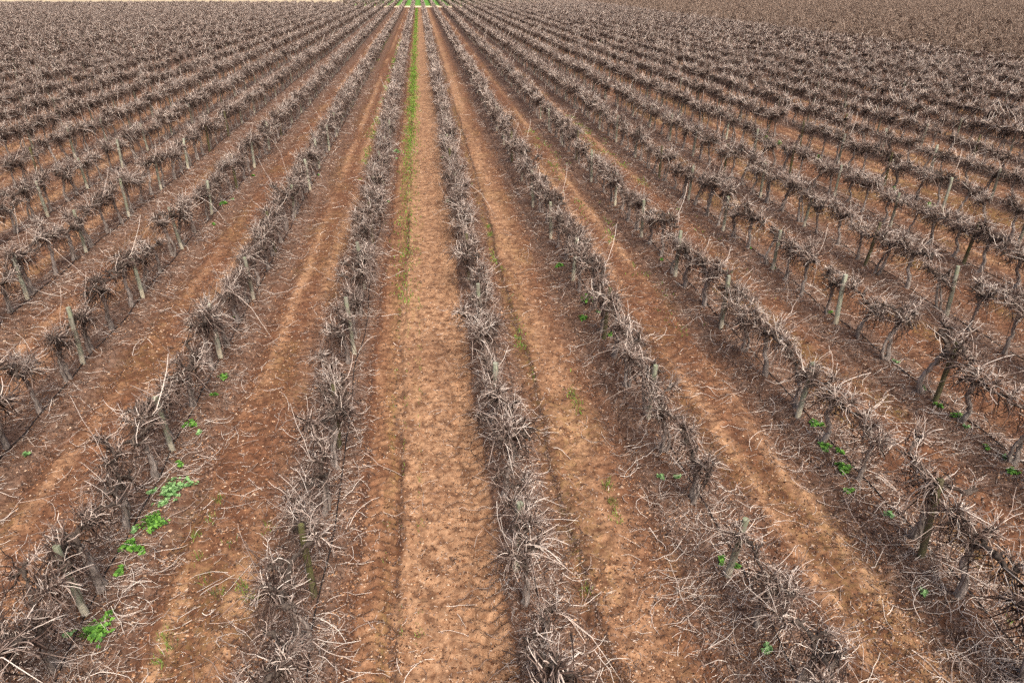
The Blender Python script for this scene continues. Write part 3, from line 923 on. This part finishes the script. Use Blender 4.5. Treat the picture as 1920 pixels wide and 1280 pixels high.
for k_, px, py, lb in (
    ('big', 183, 1192, 'bright green weed bush at the trunk foot, nearest the bottom left corner of the photo'),
    ('small', 205, 1158, 'small green weed just above the bright bush near the bottom left corner'),
    ('pale', 133, 1200, 'pale grey-green weed left of the bright bush near the bottom left corner'),
    ('small', 228, 1078, 'small green weed at the trunk foot right of the bottom left mossy post'),
    ('mid', 245, 1035, 'yellow-green weed at the lower tip of the trailing weed patch, left row'),
    ('small', 268, 1038, 'flat green weed beside the lower tip of the trailing weed patch, left row'),
    ('big', 290, 985, 'bright green middle clump of the trailing weed patch in the left row'),
    ('pale', 258, 1000, 'silvery weed left of the bright middle clump in the trailing patch'),
    ('spread', 328, 925, 'wide grey-green mallow at the upper end of the trailing weed patch'),
    ('pale', 312, 948, 'silvery weed hanging below the wide grey-green mallow in the left row'),
    ('pale', 290, 930, 'faint weed behind the trunk left of the wide grey-green mallow'),
    ('small', 338, 876, 'lone green weed beside the hose above the wide grey-green mallow'),
    ('mid', 360, 803, 'round green weed right of the second post in first row left of grassy lane'),
    ('pale', 377, 815, 'pale weed touching the round green weed right of the second left post'),
    ('small', 403, 746, 'small green weed between the round weed and the yellow-green one, left row'),
    ('mid', 422, 713, 'yellow-green weed on bare soil uphill of the hose in the left row'),
    ('small', 444, 597, 'green weed at the fourth post in the row with the trailing weed patch'),
    ('mid', 420, 386, 'bright green weed bush farther up the left rows, beside the lane'),
    ('pale', 438, 378, 'grey-green weed touching the bright bush farther up the left rows'),
    ('small', 402, 424, 'little green weed just below the bright bush farther up the left rows'),
    ('small', 475, 332, 'distant green weed in the second lane left of the wheel track'),
    ('small', 598, 332, 'distant green weed in the first lane left of the wheel track'),
    ('pale', 50, 856, 'pale weed beside the cut post foot at the left edge of the photo'),
    ('pale', 745, 300, 'silvery weed under the vines left of the green grass strip'),
    ('spread', 742, 285, 'wide silvery mallow under vines beside the upper green grass strip'),
    ('small', 727, 381, 'small green weed between the left vines and the wheel track'),
    ('mid', 841, 378, 'green weed at the left foot of the first row right of the wheel track'),
    ('small', 829, 298, 'green weed peeping left of the right-hand vines near the grass strip'),
    ('mid', 1050, 502, 'green weed at a post foot in the second row right, upper of three'),
    ('mid', 1094, 602, 'green weed at a post foot in the second row right, middle of three'),
    ('pale', 1120, 592, 'pale weed behind the trunk beside the middle weed of the second row right'),
    ('tall', 1098, 575, 'upright green weed climbing behind the trunk in the second row right'),
    ('small', 1144, 633, 'green weed at a trunk foot in the second row right, lowest of three'),
    ('small', 1240, 491, 'small weed at trunk feet in the third row right, far up the hose'),
    ('pale', 1240, 898, 'small weed on soil left of the hose in the second row right'),
    ('pale', 1271, 904, 'small weed astride the hose in the second row right'),
    ('small', 1352, 1058, 'green weed peeping behind the pale post near the bottom right centre'),
    ('small', 1375, 1070, 'green weed right of the trunk next to the pale bottom post'),
    ('pale', 1440, 1228, 'silvery weed at the lowest trunk foot beside the hose, bottom right centre'),
    ('mid', 1527, 804, 'green weed right of the stout trunk in the third row right'),
    ('mid', 1545, 843, 'long bright green weed left of the thin trunk in the third row right'),
    ('small', 1572, 855, 'small green weed just right of the thin trunk in the third row right'),
    ('mid', 1581, 888, 'green weed on the hose below the thin trunk in the third row right'),
    ('small', 1591, 926, 'bright little weed below the hose clump in the third row right'),
    ('pale', 1664, 973, 'faint weed by the hose right of the stout trunk, third row right'),
    ('pale', 1733, 1115, 'lone silvery weed on bare soil near the bottom right corner'),
    ('small', 1728, 735, 'green weed behind the tall mossy post of the fourth row right'),
    ('small', 1757, 768, 'green weed on the hose right of the tall mossy post, fourth row'),
    ('mid', 1793, 788, 'bright green weed, larger upper one of a touching pair in the fourth row'),
    ('pale', 1805, 807, 'silvery weed, lower one of a touching pair in the fourth row'),
    ('mid', 1896, 893, 'pale green flat weed on the hose at the right edge of the photo'),
    ('pale', 1880, 865, 'thin weed by the trunk foot at the right edge, above the flat weed'),
    ('small', 1846, 846, 'yellow-green weed on bare lane soil near the right edge'),
    ('small', 1555, 590, 'weed at the green post foot in the fourth row right'),
    ('pale', 1677, 685, 'faint weed by the hose in the fourth row right'),
    ('small', 1450, 506, 'weed right of the slim post in the fourth row right'),
    ('small', 1405, 469, 'weed left of the slim post in the fourth row right'),
    ('tall', 1436, 262, 'green weed among distant vines right of centre, left of its cluster'),
    ('tall', 1460, 272, 'green weed among distant vines right of centre, right of its cluster'),
    ('tall', 1598, 278, 'tall green weed among distant vines towards the right, higher one'),
    ('tall', 1670, 306, 'green weed among distant vines at right, beside a pale post'),
    ('tall', 1674, 362, 'green weed under distant vines at right, below the pale post'),
    ('tall', 1532, 302, 'green weed among distant vines, between two taller weeds on the right'),
    ('tall', 1740, 395, 'green weed at trunk feet near the right edge, farther rows'),
):
    weed(k_, px, py, lb)

# ------------------------------------------------------------------ ground
def graded(a, b, fine, f0, f1, grow):
    xs = list(np.arange(f0, f1, fine)); s = fine
    x = xs[-1]
    while x < b:
        s = s * (1 + grow); x += s; xs.append(x)
    s = fine; x = xs[0]; lo = []
    while x > a:
        s = s * (1 + grow); x -= s; lo.append(x)
    return np.array(lo[::-1] + xs)


gxs = graded(-600, 600, .05, -9, 10, .016)
gxs = np.sort(np.concatenate([gxs[(gxs < -2.2) | (gxs > 2.2)], np.arange(-2.2, 2.2, .028)]))
ys = [-30, -10, 0, 2, 3.2]
while ys[-1] < 700:
    y = ys[-1]; ys.append(y + max(.028, .0042 * (y - 2)))
gys = np.array(ys)
GX, GY = np.meshgrid(gxs, gys)
h, lit, br, dk, ms = relief(GX.ravel(), GY.ravel())
print('ground verts', GX.size)
nx_, ny_ = len(gxs), len(gys)
V = np.stack([GX.ravel(), GY.ravel(), h], 1)
ii = (np.arange(ny_ - 1)[:, None] * nx_ + np.arange(nx_ - 1)[None]).ravel()
F = np.stack([ii, ii + 1, ii + 1 + nx_, ii + nx_], 1)
o = link('ground', mesh_from('ground', V, [F], [M_SOIL], {'masks': np.stack([lit, br, dk, ms], 1)}))
tag(o, 'red vineyard soil with wheel ruts, clods and litter strips', 'ground', kind='structure')


def strip(name, d0, d1, x0, x1, z, col0, col1, label, cat):
    m, nt, b = new_mat(name)
    pos = N(nt, 'ShaderNodeNewGeometry').outputs['Position']
    nt.links.new(mix(nt, noise(nt, .8, 5, .7, pos).outputs[0], col0, col1), b.inputs['Base Color'])
    xs = np.linspace(x0, x1, 40); rng = np.random.default_rng(int(d0))
    a = np.stack([xs, (d0 - xs * sy) / cy + rng.normal(size=40) * .25, np.full(40, z)], 1)
    c = np.stack([xs, (d1 - xs * sy) / cy + rng.normal(size=40) * .25, np.full(40, z)], 1)
    i = np.arange(39)
    o_ = link(name, mesh_from(name, np.concatenate([a, c]), [np.stack([i, i + 1, i + 41, i + 40], 1)], [m]))
    tag(o_, label, cat, kind='structure')


strip('grass_field', 250, 420, -23, 40, .06, (.06, .17, .02), (.17, .38, .06), 'green grassed ground beyond the pale track', 'ground')
strip('dry_field', 258, 330, -420, -23, .045, (.42, .34, .20), (.62, .52, .34), 'pale dry ground beyond the far left end of the rows', 'ground')
strip('track', 236, 251, -60, 50, .07, (.62, .47, .30), (.78, .62, .43), 'pale sandy track across the far end of the vine rows', 'track')

# ------------------------------------------------------------------ light, sky, camera
w = bpy.data.worlds.new('World'); SC.world = w; w.use_nodes = True
nt = w.node_tree
for n in list(nt.nodes):
    nt.nodes.remove(n)
out = nt.nodes.new('ShaderNodeOutputWorld'); bg = nt.nodes.new('ShaderNodeBackground'); sky = nt.nodes.new('ShaderNodeTexSky')
sky.sky_type = 'NISHITA'; sky.sun_disc = False
SUN_EL, SUN_AZ = math.radians(52), math.radians(165)       # azimuth measured from +y (row direction) towards +x
sky.sun_elevation = SUN_EL; sky.sun_rotation = SUN_AZ
sky.air_density = .6; sky.dust_density = 7.0; sky.ozone_density = .3
nt.links.new(sky.outputs[0], bg.inputs[0]); bg.inputs[1].default_value = .15
nt.links.new(bg.outputs[0], out.inputs[0])
L = bpy.data.lights.new('sun', 'SUN'); L.energy = 1.5; L.angle = math.radians(22); L.color = (1, .95, .88)
lo = bpy.data.objects.new('sun', L); COL.objects.link(lo)
dv = Vector((math.sin(SUN_AZ) * math.cos(SUN_EL), math.cos(SUN_AZ) * math.cos(SUN_EL), math.sin(SUN_EL)))
lo.rotation_euler = dv.to_track_quat('Z', 'Y').to_euler(); lo.location = (20, 20, 40)

cam = bpy.data.cameras.new('camera'); cam.lens = 24; cam.sensor_width = 36; cam.clip_end = 3000
co = bpy.data.objects.new('camera', cam); COL.objects.link(co)
co.location = (0, 0, CAM_H); co.rotation_euler = (PI / 2 - PITCH, 0, -YAW)
SC.camera = co
SC.view_settings.view_transform = 'Standard'; SC.view_settings.look = 'None'
SC.view_settings.exposure = 0.52; SC.view_settings.gamma = 1
SC.cycles.use_denoising = False
SC.cycles.max_bounces = 4; SC.cycles.diffuse_bounces = 2; SC.cycles.glossy_bounces = 1
SC.render.film_transparent = False
